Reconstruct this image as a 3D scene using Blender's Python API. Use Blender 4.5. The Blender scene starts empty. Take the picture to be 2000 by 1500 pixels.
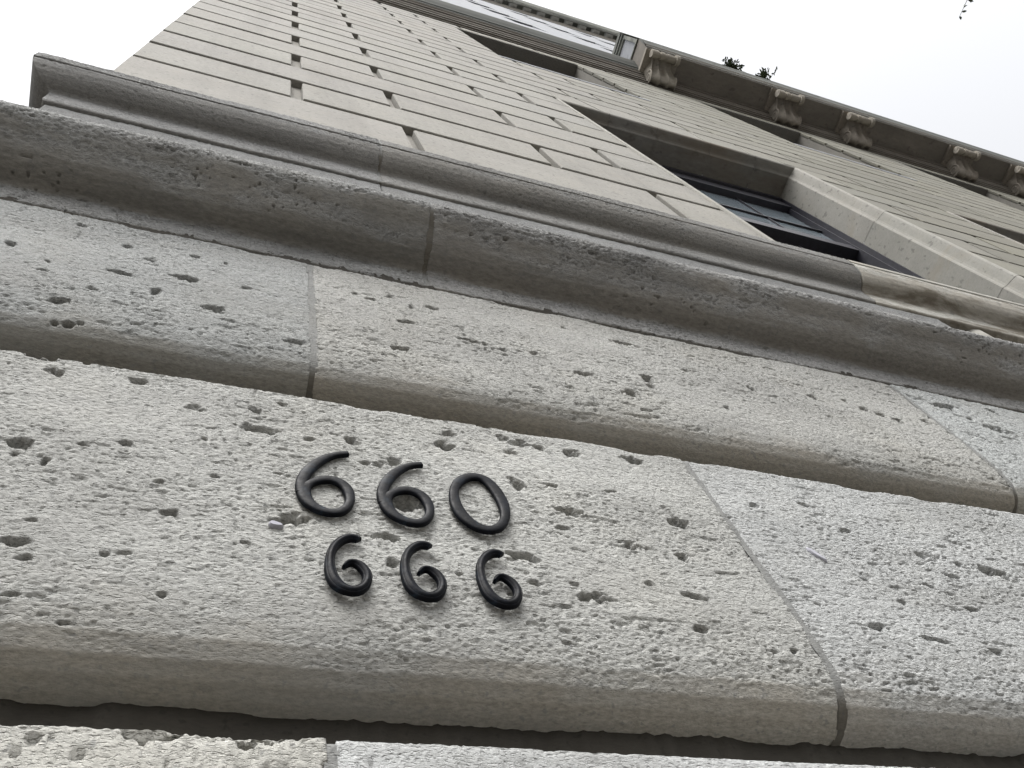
import bpy, math, random
import numpy as np
from mathutils import Matrix, Vector
D = bpy.data
sc = bpy.context.scene
COL = sc.collection
S = 0.5            # metres per modelling unit: one unit is the camera's distance from the face of the base courses
EYE = 1.5          # camera height above the pavement
# ------------------------------------------------------------------ camera
cam = D.objects.new("camera", D.cameras.new("camera"))
COL.objects.link(cam)
A = ((0.93549014, 0.16854416, 0.31056571), (-0.2841262, 0.8813192, 0.37755631), (-0.21007261, -0.44144006, 0.87235324))
cam.matrix_world = Matrix(((A[0][0], -A[0][1], -A[0][2], 0), (A[1][0], -A[1][1], -A[1][2], 0),
                           (A[2][0], -A[2][1], -A[2][2], EYE), (0, 0, 0, 1)))
cam.data.sensor_width = 36.0
cam.data.lens = 31.97
cam.data.clip_start = 0.02
cam.data.clip_end = 3000
sc.camera = cam
# ------------------------------------------------------------------ light: bright overcast, soft sun from the front left, high up
SUN_EL, SUN_AZ = 58.0, 205.0      # azimuth measured from +Y (into the wall) clockwise seen from above
w = D.worlds.new("World"); sc.world = w; w.use_nodes = True
nt = w.node_tree; nt.nodes.clear()
sky = nt.nodes.new("ShaderNodeTexSky"); sky.sky_type = 'NISHITA'; sky.sun_disc = False
sky.sun_elevation = math.radians(SUN_EL); sky.sun_rotation = math.radians(SUN_AZ)
sky.air_density = 1.0; sky.dust_density = 6.0; sky.ozone_density = 1.0
hs = nt.nodes.new("ShaderNodeHueSaturation"); hs.inputs["Saturation"].default_value = 0.12
bg = nt.nodes.new("ShaderNodeBackground"); bg.inputs["Strength"].default_value = 0.15
wo = nt.nodes.new("ShaderNodeOutputWorld")
nt.links.new(sky.outputs[0], hs.inputs["Color"]); nt.links.new(hs.outputs[0], bg.inputs[0]); nt.links.new(bg.outputs[0], wo.inputs[0])
sl = D.lights.new("sun", 'SUN'); sl.energy = 0.9; sl.angle = math.radians(40); sl.color = (1.0, 0.97, 0.93)
sun = D.objects.new("sun", sl); COL.objects.link(sun)
az, el = math.radians(SUN_AZ), math.radians(SUN_EL)
sdir = Vector((math.sin(az) * math.cos(el), math.cos(az) * math.cos(el), math.sin(el)))
sun.rotation_euler = sdir.to_track_quat('Z', 'Y').to_euler(); sun.location = (0, -5, 30)
sc.view_settings.view_transform = 'Standard'; sc.view_settings.look = 'None'
sc.view_settings.gamma = 1.0; sc.view_settings.use_curve_mapping = False
sc.view_settings.exposure = 1.15
PITS1 = [(0.421,1.589,0.03,0.026),(-0.315,1.939,0.0193,0.0167),(-0.357,2.002,0.0362,0.0125),(-0.266,2.007,0.0085,0.0127),(-0.154,1.953,0.0205,0.0124),(-0.022,1.87,0.0194,0.0118),(0.108,1.898,0.0137,0.0111),(0.165,1.951,0.013,0.0104),(0.115,1.816,0.0413,0.0161),(-0.315,1.627,0.0195,0.0179),(-0.312,1.587,0.0076,0.0103),(-0.262,1.577,0.0077,0.0138),(0.325,1.822,0.0141,0.0167),(0.225,1.804,0.0136,0.0092),(-0.137,1.678,0.0142,0.0117),(-0.207,1.653,0.0114,0.0066),(-0.246,1.33,0.0224,0.012),(-0.23,1.292,0.0146,0.0077),(-0.114,1.323,0.0078,0.0074),(-0.085,1.331,0.012,0.0069),(-0.025,1.462,0.0198,0.0096),(0.186,1.483,0.0313,0.017),(-0.225,1.21,0.0139,0.0046),(-0.017,1.239,0.0078,0.0063),(0.572,1.932,0.0198,0.0135),(0.552,1.873,0.0218,0.0206),(0.415,1.757,0.0147,0.016),(0.38,1.736,0.0144,0.0112),(0.348,1.734,0.0103,0.0089),(0.717,1.958,0.018,0.0127),(0.76,1.945,0.0265,0.0154),(0.728,1.89,0.0203,0.012),(0.813,1.932,0.0239,0.0154),(0.9,1.934,0.0274,0.0156),(1.088,1.949,0.032,0.0176),(0.681,2.014,0.0245,0.0117),(0.706,1.736,0.0204,0.0234),(0.776,2.028,0.0288,0.0075),(0.809,1.651,0.0318,0.0133),(1.108,1.665,0.0265,0.021),(0.657,1.456,0.0308,0.0126),(0.929,1.541,0.0139,0.0163),(0.78,1.347,0.0367,0.014),(0.66,1.372,0.0189,0.0083),(0.748,1.383,0.0101,0.0068),(0.93,1.412,0.0132,0.0081),(0.375,1.466,0.0255,0.0121),(0.378,1.382,0.0118,0.0159),(0.779,1.58,0.0184,0.0083),(1.058,1.525,0.0163,0.0164),(1.027,1.383,0.0307,0.0089),(0.994,1.282,0.0268,0.0096),(1.841,1.675,0.0188,0.0156),(1.952,1.655,0.014,0.0104),(2.054,1.637,0.0589,0.0207),(1.472,1.346,0.0237,0.012),(1.577,1.854,0.0218,0.0116),(1.384,1.805,0.0141,0.0109),(1.87,1.591,0.0235,0.0097),(1.754,1.533,0.0176,0.008),(1.196,1.244,0.0099,0.0064),(1.144,1.238,0.0109,0.0047),(1.777,1.301,0.0196,0.0092),(1.608,1.321,0.0433,0.0055),(0.975,1.078,0.0159,0.0165),(0.941,1.063,0.0073,0.0074),(0.009,1.734,0.0072,0.0074),(-0.242,1.392,0.0101,0.0043),(0.108,1.394,0.0089,0.0046),(-0.142,1.167,0.0105,0.0034),(1.639,1.746,0.0165,0.0081),(1.558,1.528,0.0136,0.0066),(1.609,1.45,0.0165,0.0073),(1.829,1.453,0.0192,0.0075),(1.348,1.403,0.0096,0.0048),(0.544,2.084,0.0152,0.0076),(0.801,1.753,0.0132,0.0072),(0.954,1.767,0.0166,0.0062),(1.266,1.725,0.0149,0.0088),(0.508,1.373,0.0092,0.004),(0.178,1.637,0.0083,0.0049),(0.04,1.601,0.0107,0.0056),(-0.06,1.557,0.0092,0.0053)]
PITS2 = [(-0.58,2.653,0.0128,0.0196),(-0.229,2.752,0.0144,0.0175),(-0.293,2.593,0.0302,0.0117),(-0.122,2.65,0.0392,0.0207),(-0.466,2.503,0.0155,0.009),(-0.332,2.444,0.0138,0.0123),(-0.023,2.463,0.0274,0.0222),(-0.393,2.335,0.0207,0.0161),(0.194,2.345,0.028,0.013),(-0.35,2.24,0.012,0.012),(-0.38,2.235,0.008,0.008),(-0.325,2.25,0.008,0.008),(-0.183,2.505,0.012,0.0224),(-0.018,2.855,0.0078,0.0119),(-0.513,2.535,0.0062,0.0073),(-0.469,2.572,0.0076,0.0076),(0.392,2.817,0.0084,0.0146),(0.511,2.851,0.0139,0.0126),(0.647,2.826,0.0231,0.0151),(0.439,2.792,0.0186,0.0121),(0.578,2.794,0.0087,0.0147),(0.543,2.648,0.0331,0.0134),(0.849,2.567,0.0173,0.0132),(0.965,2.589,0.0214,0.0135),(0.748,2.593,0.0511,0.011),(1.376,2.859,0.0466,0.0137),(1.364,2.56,0.0231,0.0323),(1.243,2.409,0.0288,0.0186),(1.35,2.489,0.0151,0.0176),(0.503,2.429,0.0307,0.0116),(1.1,2.49,0.0357,0.0129),(1.15,2.888,0.008,0.0109),(1.577,2.71,0.0208,0.0129),(1.819,2.658,0.0151,0.0179),(1.614,2.44,0.0157,0.0132),(2.11,2.694,0.0206,0.0188),(2.266,2.721,0.0142,0.0138),(2.326,2.674,0.019,0.0162),(2.39,2.647,0.0239,0.0214),(2.448,2.621,0.0192,0.0186),(2.615,2.667,0.0175,0.0194),(2.874,2.877,0.0676,0.0253),(3.02,2.734,0.0541,0.0267),(3.186,2.947,0.0201,0.0202),(2.935,2.79,0.0188,0.0182),(0.051,2.677,0.015,0.0129),(-0.303,2.828,0.016,0.0136),(-0.45,2.929,0.0145,0.0143),(-0.113,2.858,0.0138,0.0118)]
PITS0 = [(-0.133,0.933,0.0088,0.0074),(-0.003,0.932,0.0063,0.0051),(0.128,0.939,0.0187,0.0097),(-0.078,0.908,0.0077,0.004),(-0.148,0.908,0.0069,0.0047),(0.064,0.911,0.0071,0.0038)]
STEM = [(0.0501, 0.1729, 0.0098), (0.0339, 0.1665, 0.0102), (0.0177, 0.1579, 0.0101), (-0.0087, 0.1321, 0.0126), (-0.0317, 0.095, 0.0146), (-0.0472, 0.0556, 0.0145), (-0.0528, 0.024, 0.0139), (-0.0491, -0.0044, 0.0161)]
BOWL = [(-0.049, 0.0053, 0.0179), (-0.0429, -0.0315, 0.0162), (-0.0241, -0.0563, 0.0145), (0.0037, -0.0661, 0.0125), (0.0261, -0.0565, 0.0123), (0.0434, -0.0279, 0.0105), (0.0462, 0.0089, 0.0135), (0.0389, 0.0395, 0.0148), (0.0192, 0.0564, 0.0147), (-0.0027, 0.0559, 0.0139), (-0.0219, 0.0443, 0.0113), (-0.0369, 0.028, 0.0105)]
ZERO = [(-0.0019, 0.1089, 0.0141), (-0.0348, 0.0809, 0.0147), (-0.0538, 0.0355, 0.0115), (-0.0578, -0.0222, 0.0165), (-0.0454, -0.0686, 0.0178), (-0.0243, -0.0951, 0.0164), (0.0001, -0.1028, 0.0139), (0.0302, -0.0838, 0.0126), (0.051, -0.0428, 0.0119), (0.0578, 0.0096, 0.0166), (0.0491, 0.0717, 0.0178), (0.0297, 0.1086, 0.016)]
LOW = [(0.0232, 0.0748, 0.0084), (0.0173, 0.0799, 0.0114), (0.0047, 0.0796, 0.0117), (-0.0108, 0.0681, 0.0106), (-0.0266, 0.0432, 0.0099), (-0.0347, 0.0078, 0.0104), (-0.0338, -0.034, 0.0132), (-0.0239, -0.0637, 0.0153), (-0.0062, -0.0763, 0.0132), (0.0113, -0.0743, 0.013), (0.0264, -0.0575, 0.0105), (0.0324, -0.0305, 0.0109), (0.024, -0.0071, 0.0123), (0.0102, 0.0041, 0.0101), (-0.0021, 0.0, 0.007), (-0.0112, -0.0143, 0.0035)]
# ------------------------------------------------------------------ small helpers
random.seed(7)
RS = np.random.RandomState(11)
TAB = RS.rand(512, 512).astype(np.float32)
def vn(x, y, k=0):
    x = np.asarray(x, np.float64) + 37.13 * k + 211.0; y = np.asarray(y, np.float64) + 91.71 * k + 173.0
    xi = np.floor(x).astype(np.int64); yi = np.floor(y).astype(np.int64)
    fx = x - xi; fy = y - yi
    fx = fx * fx * fx * (fx * (fx * 6 - 15) + 10); fy = fy * fy * fy * (fy * (fy * 6 - 15) + 10)
    a = TAB[xi % 512, yi % 512]; b = TAB[(xi + 1) % 512, yi % 512]
    c = TAB[xi % 512, (yi + 1) % 512]; d = TAB[(xi + 1) % 512, (yi + 1) % 512]
    return (a * (1 - fx) + b * fx) * (1 - fy) + (c * (1 - fx) + d * fx) * fy
def fbm(x, y, k=0, o=4, g=0.5):
    r = 0.0; a = 1.0; t = 0.0
    for i in range(o):
        r = r + a * vn(x * 2 ** i, y * 2 ** i, k + i * 3); t += a; a *= g
    return r / t
def sm(a, b, x):
    t = np.clip((x - a) / (b - a), 0, 1); return t * t * (3 - 2 * t)
def W(P):
    P = np.asarray(P, np.float64); Q = P * S; Q[..., 2] += EYE; return Q
def mesh_np(name, V, F, smooth=False, attrs=None):
    """V: (n,3) in units, F: (m,4) quads or list of polygons"""
    me = D.meshes.new(name)
    V = W(V).astype(np.float32)
    if isinstance(F, np.ndarray):
        n, m = len(V), len(F)
        me.vertices.add(n); me.vertices.foreach_set("co", V.ravel())
        me.loops.add(m * 4); me.loops.foreach_set("vertex_index", F.astype(np.int32).ravel())
        me.polygons.add(m)
        me.polygons.foreach_set("loop_start", np.arange(0, m * 4, 4, dtype=np.int32))
        me.polygons.foreach_set("loop_total", np.full(m, 4, np.int32))
    else:
        me.from_pydata([tuple(v) for v in V], [], F)
    me.update(calc_edges=True)
    if smooth: me.polygons.foreach_set("use_smooth", np.ones(len(me.polygons), bool))
    for k, a in (attrs or {}).items():
        at = me.attributes.new(k, 'FLOAT', 'POINT'); at.data.foreach_set("value", np.asarray(a, np.float32).ravel())
    me.validate()
    return me
def obj(name, me, mat=None, parent=None, color=None, **props):
    o = D.objects.new(name, me); COL.objects.link(o)
    if mat and not me.materials: me.materials.append(mat)
    if parent:
        o.parent = parent; o.matrix_parent_inverse = Matrix.Translation(-Vector(wloc(parent)))
    if color: o.color = (*color, 1.0)
    for k, v in props.items(): o[k] = v
    return o
def wloc(o):
    p = Vector(o.location)
    while o.parent:
        p = p + o.matrix_parent_inverse.translation; o = o.parent; p = p + Vector(o.location)
    return p
def empty(name, loc, parent=None, **props):
    o = D.objects.new(name, None); COL.objects.link(o); o.location = loc; o.empty_display_size = 0.1
    if parent:
        o.parent = parent; o.matrix_parent_inverse = Matrix.Translation(-Vector(wloc(parent)))
    for k, v in props.items(): o[k] = v
    return o
class MB:
    def __init__(s): s.v = []; s.f = []
    def add(s, V, F):
        b = len(s.v); s.v += [tuple(p) for p in V]; s.f += [tuple(b + i for i in q) for q in F]; return s
    def box(s, x0, x1, y0, y1, z0, z1):
        return s.add([(x0, y0, z0), (x1, y0, z0), (x1, y1, z0), (x0, y1, z0), (x0, y0, z1), (x1, y0, z1), (x1, y1, z1), (x0, y1, z1)],
                     [(0, 1, 5, 4), (1, 2, 6, 5), (2, 3, 7, 6), (3, 0, 4, 7), (4, 5, 6, 7), (3, 2, 1, 0)])
    def block(s, poly, y0, y1, c=0.01):
        """front polygon (x,z) counter-clockwise seen from the front, arrises chamfered by c"""
        n = len(poly); cx = sum(p[0] for p in poly) / n; cz = sum(p[1] for p in poly) / n
        ins = [(x + (c if x < cx else -c), z + (c if z < cz else -c)) for x, z in poly]
        V = [(x, y1, z) for x, z in poly] + [(x, y0 + c, z) for x, z in poly] + [(x, y0, z) for x, z in ins]
        F = [tuple(2 * n + i for i in range(n))]
        for i in range(n):
            j = (i + 1) % n
            F += [(i, j, n + j, n + i), (n + i, n + j, 2 * n + j, 2 * n + i)]
        return s.add(V, F)
    def sweep(s, prof, x0, x1, left=None, yback=None):
        """moulding profile [(y,z)] from bottom to top along x; left=wall corner x: mitred return down the side to yback"""
        n = len(prof); V = []; F = []
        cols = []
        if left is not None:
            cols.append([(left - (1.2 - y), yback, z) for y, z in prof])
            cols.append([(left - (1.2 - y), y, z) for y, z in prof])
        else:
            cols.append([(x0, y, z) for y, z in prof])
        cols.append([(x1, y, z) for y, z in prof])
        for c in cols: V += c
        for k in range(len(cols) - 1):
            for i in range(n - 1):
                F.append((k * n + i, (k + 1) * n + i, (k + 1) * n + i + 1, k * n + i + 1))
        F.append(tuple(range(n - 1, -1, -1))); F.append(tuple((len(cols) - 1) * n + i for i in range(n)))
        return s.add(V, F)
    def build(s, name, mat, parent=None, color=None, smooth=False, **props):
        return obj(name, mesh_np(name, np.array(s.v), s.f, smooth), mat, parent, color, **props)
# ------------------------------------------------------------------ procedural materials
def nodes(name):
    m = D.materials.new(name); m.use_nodes = True; t = m.node_tree; t.nodes.clear()
    o = t.nodes.new("ShaderNodeOutputMaterial"); b = t.nodes.new("ShaderNodeBsdfPrincipled")
    t.links.new(b.outputs[0], o.inputs[0]); return m, t, b
def N(t, kind, **kw):
    n = t.nodes.new(kind)
    for k, v in kw.items():
        if k.startswith("_"): setattr(n, k[1:], v)
        else: n.inputs[k.replace("_", " ")].default_value = v
    return n
def L(t, a, b): t.links.new(a, b)
def noise(t, vec, scale, detail=4, rough=0.55, dist=0.0):
    n = N(t, "ShaderNodeTexNoise", Scale=scale, Detail=detail, Roughness=rough, Distortion=dist); L(t, vec, n.inputs["Vector"]); return n.outputs["Fac"]
def rng(t, v, a, b, c, d):
    n = N(t, "ShaderNodeMapRange"); n.inputs[1].default_value = a; n.inputs[2].default_value = b; n.inputs[3].default_value = c; n.inputs[4].default_value = d
    L(t, v, n.inputs[0]); return n.outputs[0]
def mix(t, f, a, b, mode='MIX'):
    n = t.nodes.new("ShaderNodeMix"); n.data_type = 'RGBA'; n.blend_type = mode
    for s_, v in ((n.inputs[0], f), (n.inputs[6], a), (n.inputs[7], b)):
        if hasattr(v, "is_linked") or hasattr(v, "links"): L(t, v, s_)
        elif isinstance(v, (tuple, list)): s_.default_value = (*v, 1)
        else: s_.default_value = v
    return n.outputs[2]
def coords(t, sx=1, sy=1, sz=1):
    c = t.nodes.new("ShaderNodeTexCoord"); m = N(t, "ShaderNodeMapping"); m.inputs["Scale"].default_value = (sx, sy, sz)
    L(t, c.outputs["Object"], m.inputs["Vector"]); return m.outputs[0]
def bump(t, b, h, strength, dist):
    n = N(t, "ShaderNodeBump", Strength=strength, Distance=dist); L(t, h, n.inputs["Height"]); L(t, n.outputs[0], b.inputs["Normal"])
def mathn(t, op, a, b):
    n = t.nodes.new("ShaderNodeMath"); n.operation = op
    for i, v in enumerate((a, b)):
        if isinstance(v, (int, float)): n.inputs[i].default_value = v
        else: L(t, v, n.inputs[i])
    return n.outputs[0]
def stone(name, col, var=0.10, speck=0.25, speck_scale=160, bump_scale=350, bump_mm=0.8, use_w=False, patch=None, patch_scale=3.0, patch_cut=(0.45, 0.65), raw=None, streak=0.0):
    """limestone: object colour tints each block; grain, specks, stain patches; 'w' attribute = weathered (rough) part"""
    m, t, b = nodes(name)
    p = coords(t); q = coords(t, 0.45, 1, 1.6)
    oi = t.nodes.new("ShaderNodeObjectInfo")
    c = mix(t, 1.0, col, oi.outputs["Color"], 'MULTIPLY')
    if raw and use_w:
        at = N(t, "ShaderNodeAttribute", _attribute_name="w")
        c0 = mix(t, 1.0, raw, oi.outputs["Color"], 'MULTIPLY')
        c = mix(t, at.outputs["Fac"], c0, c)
    big = rng(t, noise(t, q, 4.0, 5), 0.3, 0.7, 1 - var, 1 + var)
    c = mix(t, 1.0, c, (1, 1, 1), 'MULTIPLY')
    cm = N(t, "ShaderNodeCombineColor"); [L(t, big, cm.inputs[i]) for i in range(3)]
    c = mix(t, 1.0, c, cm.outputs[0], 'MULTIPLY')
    fine = rng(t, noise(t, q, speck_scale, 3, 0.7), 0.32, 0.68, 1 - speck, 1 + speck * 0.7)
    cf = N(t, "ShaderNodeCombineColor"); [L(t, fine, cf.inputs[i]) for i in range(3)]
    c = mix(t, 1.0, c, cf.outputs[0], 'MULTIPLY')
    dots = rng(t, noise(t, p, speck_scale * 0.45, 2, 0.5), 0.62, 0.70, 0.0, 0.55)
    c = mix(t, dots, c, tuple(v * 0.45 for v in col))
    warm = rng(t, noise(t, p, 7.0, 4), 0.5, 0.75, 0.0, 0.16)
    c = mix(t, warm, c, mix(t, 1.0, c, (1.04, 0.97, 0.84), 'MULTIPLY'))
    if patch:
        pf = rng(t, noise(t, q, patch_scale, 6, 0.65, 0.3), patch_cut[0], patch_cut[1], 0.0, 0.85)
        c = mix(t, pf, c, patch)
    if streak:      # run-off stains down the wall
        sf = rng(t, noise(t, coords(t, 3.2, 3.2, 0.22), 1.6, 5, 0.62), 0.48, 0.72, 0.0, streak)
        c = mix(t, sf, c, tuple(v * .55 for v in col))
    L(t, c, b.inputs["Base Color"])
    b.inputs["Roughness"].default_value = 0.92
    b.inputs["Specular IOR Level"].default_value = 0.25
    h1 = noise(t, q, bump_scale, 4, 0.7)
    if use_w:
        pores = rng(t, noise(t, coords(t, 0.62, 1, 1.3), 360, 2, 0.5), 0.30, 0.48, -1.7, 0.0)
        pores2 = rng(t, noise(t, coords(t, 0.5, 1, 1.5), 140, 3, 0.6), 0.27, 0.42, -1.4, 0.0)
        at2 = N(t, "ShaderNodeAttribute", _attribute_name="w")
        h1 = mathn(t, 'ADD', h1, mathn(t, 'MULTIPLY', mathn(t, 'ADD', pores, pores2), at2.outputs["Fac"]))
    h2 = noise(t, p, bump_scale * 0.3, 3, 0.6)
    h = mathn(t, 'ADD', h1, h2)
    bump(t, b, h, 0.9 if use_w else 0.7, bump_mm * 0.001)
    return m
M = {}
M['rough'] = stone("weathered_limestone", (0.315, 0.320, 0.314), 0.15, 0.28, 300, 560, 1.05, True, patch=(0.225, 0.225, 0.215), patch_scale=4.5, patch_cut=(0.50, 0.74), raw=(0.262, 0.248, 0.22))
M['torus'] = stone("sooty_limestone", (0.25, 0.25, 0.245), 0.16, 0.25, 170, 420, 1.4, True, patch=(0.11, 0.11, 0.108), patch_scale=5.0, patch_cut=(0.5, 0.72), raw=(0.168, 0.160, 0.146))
M['ashlar'] = stone("sawn_limestone", (0.226, 0.219, 0.200), 0.06, 0.2, 110, 220, 1.0, patch=(0.16, 0.153, 0.14), patch_scale=0.35, patch_cut=(0.56, 0.8), streak=0.4)
M['clean'] = stone("cleaned_limestone", (0.25, 0.244, 0.222), 0.08, 0.10, 60, 160, 0.4, patch=(0.235, 0.205, 0.16), patch_scale=2.0, patch_cut=(0.55, 0.8))
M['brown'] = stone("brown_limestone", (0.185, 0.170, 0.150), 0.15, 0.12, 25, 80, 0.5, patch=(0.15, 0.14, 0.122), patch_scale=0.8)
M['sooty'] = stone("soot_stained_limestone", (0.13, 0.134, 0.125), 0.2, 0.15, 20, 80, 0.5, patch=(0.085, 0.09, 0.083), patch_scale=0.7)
M['lintel'] = stone("soot_grey_lintel", (0.185, 0.18, 0.165), 0.15, 0.15, 30, 100, 0.5, patch=(0.14, 0.118, 0.092), patch_scale=1.6)
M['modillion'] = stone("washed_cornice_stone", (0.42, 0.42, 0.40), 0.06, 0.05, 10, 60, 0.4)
M['pale'] = stone("pale_limestone", (0.27, 0.281, 0.30), 0.06, 0.05, 10, 60, 0.4)
M['mortar'] = stone("grey_mortar", (0.165, 0.167, 0.162), 0.10, 0.2, 260, 500, 0.4, True, raw=(0.10, 0.092, 0.078))
M['bed'] = stone("dark_bed_mortar", (0.03, 0.027, 0.022), 0.12, 0.12, 260, 500, 0.5)
def metal(name, c1, c2, c3, rough):
    m, t, b = nodes(name); p = coords(t)
    f = rng(t, noise(t, p, 55, 5, 0.6), 0.45, 0.7, 0, 1)
    c = mix(t, f, c1, c2)
    g = rng(t, noise(t, p, 38, 6, 0.7, 0.6), 0.56, 0.70, 0, 0.8)
    c = mix(t, g, c, c3)
    L(t, c, b.inputs["Base Color"]); b.inputs["Metallic"].default_value = 0.0; b.inputs["Specular IOR Level"].default_value = 0.07
    r = rng(t, noise(t, p, 120, 4), 0.3, 0.7, rough - 0.1, rough + 0.15); L(t, r, b.inputs["Roughness"])
    bump(t, b, noise(t, p, 300, 4, 0.6), 0.35, 0.0006)
    return m
M['bronze'] = metal("black_bronze", (0.002, 0.0023, 0.0035), (0.0045, 0.006, 0.010), (0.013, 0.021, 0.031), 0.46)
def flat(name, c, rough=0.6, spec=0.5, metal_=0.0, ns=20, var=0.15):
    m, t, b = nodes(name); p = coords(t)
    f = rng(t, noise(t, p, ns, 4), 0.3, 0.7, 1 - var, 1 + var)
    cm = N(t, "ShaderNodeCombineColor"); [L(t, f, cm.inputs[i]) for i in range(3)]
    L(t, mix(t, 1.0, c, cm.outputs[0], 'MULTIPLY'), b.inputs["Base Color"])
    b.inputs["Roughness"].default_value = rough; b.inputs["Specular IOR Level"].default_value = spec; b.inputs["Metallic"].default_value = metal_
    return m
M['frame'] = flat("dark_painted_metal", (0.018, 0.018, 0.026), 0.5, 0.5, 0, 30, 0.3)
M['glass'] = flat("window_glass", (0.012, 0.016, 0.018), 0.04, 0.5, 0, 2, 0.2)
M['shade'] = flat("glass_over_pale_shade", (0.13, 0.155, 0.175), 0.12, 0.5, 0, 3, 0.1)
M['blind'] = flat("dark_room", (0.01, 0.01, 0.011), 0.9, 0.2)
M['leaf'] = flat("leaf_green", (0.045, 0.06, 0.025), 0.5, 0.4, 0, 15, 0.4)
M['bark'] = flat("bark", (0.07, 0.055, 0.04), 0.9, 0.2, 0, 40, 0.4)
M['shell'] = flat("shell_white", (0.30, 0.30, 0.335), 0.85, 0.2, 0, 200, 0.1)
M['pave'] = flat("concrete_paving", (0.17, 0.16, 0.142), 0.9, 0.2, 0, 30, 0.2)
M['asphalt'] = flat("asphalt", (0.05, 0.05, 0.052), 0.9, 0.2, 0, 200, 0.3)
M['earth'] = flat("city_ground", (0.10, 0.095, 0.085), 0.95, 0.1, 0, 0.2, 0.2)
M['metalbox'] = flat("planter_lead", (0.09, 0.09, 0.09), 0.7, 0.3)
# ------------------------------------------------------------------ the ground
def sheet(name, x0, x1, y0, y1, z, mat):
    me = D.meshes.new(name); me.from_pydata([(x0, y0, z), (x1, y0, z), (x1, y1, z), (x0, y1, z)], [], [(0, 1, 2, 3)])
    return obj(name, me, mat, kind="structure")
sheet("ground", -1500, 1500, -1500, 1500, -0.15, M['earth'])
sheet("road", -400, 400, -24, -3.6, -0.14, M['asphalt'])
pv = D.meshes.new("pavement")
pv.from_pydata([(-400, -3.6, -.14), (400, -3.6, -.14), (400, 0.7, -.14), (-400, .7, -.14), (-400, -3.6, 0), (400, -3.6, 0), (400, .7, 0), (-400, .7, 0)], [],
               [(4, 5, 6, 7), (0, 1, 5, 4), (1, 2, 6, 5), (2, 3, 7, 6), (3, 0, 4, 7)])
obj("pavement", pv, M['pave'], kind="structure")
# ------------------------------------------------------------------ the building
B = empty("limestone_building", (0, 0.5, 0), label="pale limestone apartment building with moulded base, grooved ashlar walls and a bracketed balcony", category="building")
XL = -0.96           # left corner of the ashlar wall
WY = 1.2             # plane of the ashlar wall
XR = 44.0
YB = 14.0
def resample(prof, n, dens=None):
    P = np.array(prof, float); d = np.r_[0, np.cumsum(np.hypot(*np.diff(P, axis=0).T))]
    if dens is not None:
        wgt = np.array(dens, float); dd = np.r_[0, np.cumsum(np.diff(d) * wgt)]
    else: dd = d
    t = np.linspace(0, dd[-1], n)
    Q = np.c_[np.interp(t, dd, P[:, 0]), np.interp(t, dd, P[:, 1])]
    return Q
def smooth_prof(Q, k=2):
    for _ in range(k):
        R = Q.copy(); R[1:-1] = 0.25 * Q[:-2] + 0.5 * Q[1:-1] + 0.25 * Q[2:]; Q = R
    return Q
def pits_h(x, z, pits, seed, depth=0.45):
    h = np.zeros_like(x)
    for i, (px, pz, a, b) in enumerate(pits):
        a = max(a, 0.006) * 1.12; b = max(b, 0.0045) * 1.12
        mk = (np.abs(x - px) < a * 2.2) & (np.abs(z - pz) < b * 2.4 + 0.01)
        if not mk.any(): continue
        xx = x[mk] - px; zz = z[mk] - pz
        tilt = (vn(i * 3.7, seed) - 0.5) * 0.5
        zz = zz - tilt * xx
        r = np.sqrt((xx / a) ** 2 + (zz / b) ** 2)
        r = r + (vn(x[mk] * 70 + i * 9, z[mk] * 90, seed) - 0.5) * 0.75 + (vn(x[mk] * 160, z[mk] * 190, seed + 4) - 0.5) * 0.3
        dep = min(0.036, depth * (a + b) * 0.9 + 0.006)
        h[mk] = np.minimum(h[mk], -dep * (1 - sm(0.35, 1.08, r)) * (0.75 + 0.5 * vn(x[mk] * 90, z[mk] * 90, seed + 7)))
    return h
def rough_h(x, z, w, seed, amp=1.0, pit_amp=1.0):
    big = 0.007 * (fbm(x * 1.6, z * 2.6, seed, 3) - 0.5)
    loc = sm(0.3, 0.7, fbm(x * 2.6, z * 4.2, seed + 90, 3))
    strata = 0.0040 * (fbm(x * 9, z * 30, seed + 20, 4, 0.6) - 0.5)
    med = 0.0036 * (fbm(x * 60, z * 125, seed + 40, 3, 0.7) - 0.5) * (0.55 + 0.7 * loc)
    fine = 0.0040 * (vn(x * 140, z * 250, seed + 60) - 0.5) * (0.6 + 0.6 * loc)
    n = fbm(x * 17, z * 52, seed + 80, 3, 0.6)
    small = -0.007 * sm(0.72, 0.79, n) * (0.25 + 0.75 * loc)
    n2 = vn(x * 78, z * 170, seed + 95)
    tiny = -0.006 * sm(0.84, 0.91, n2) * (0.4 + 0.6 * loc)
    return big * (0.12 + 0.88 * w) + amp * (strata + med + fine) * w + pit_amp * (small + tiny) * w
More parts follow.
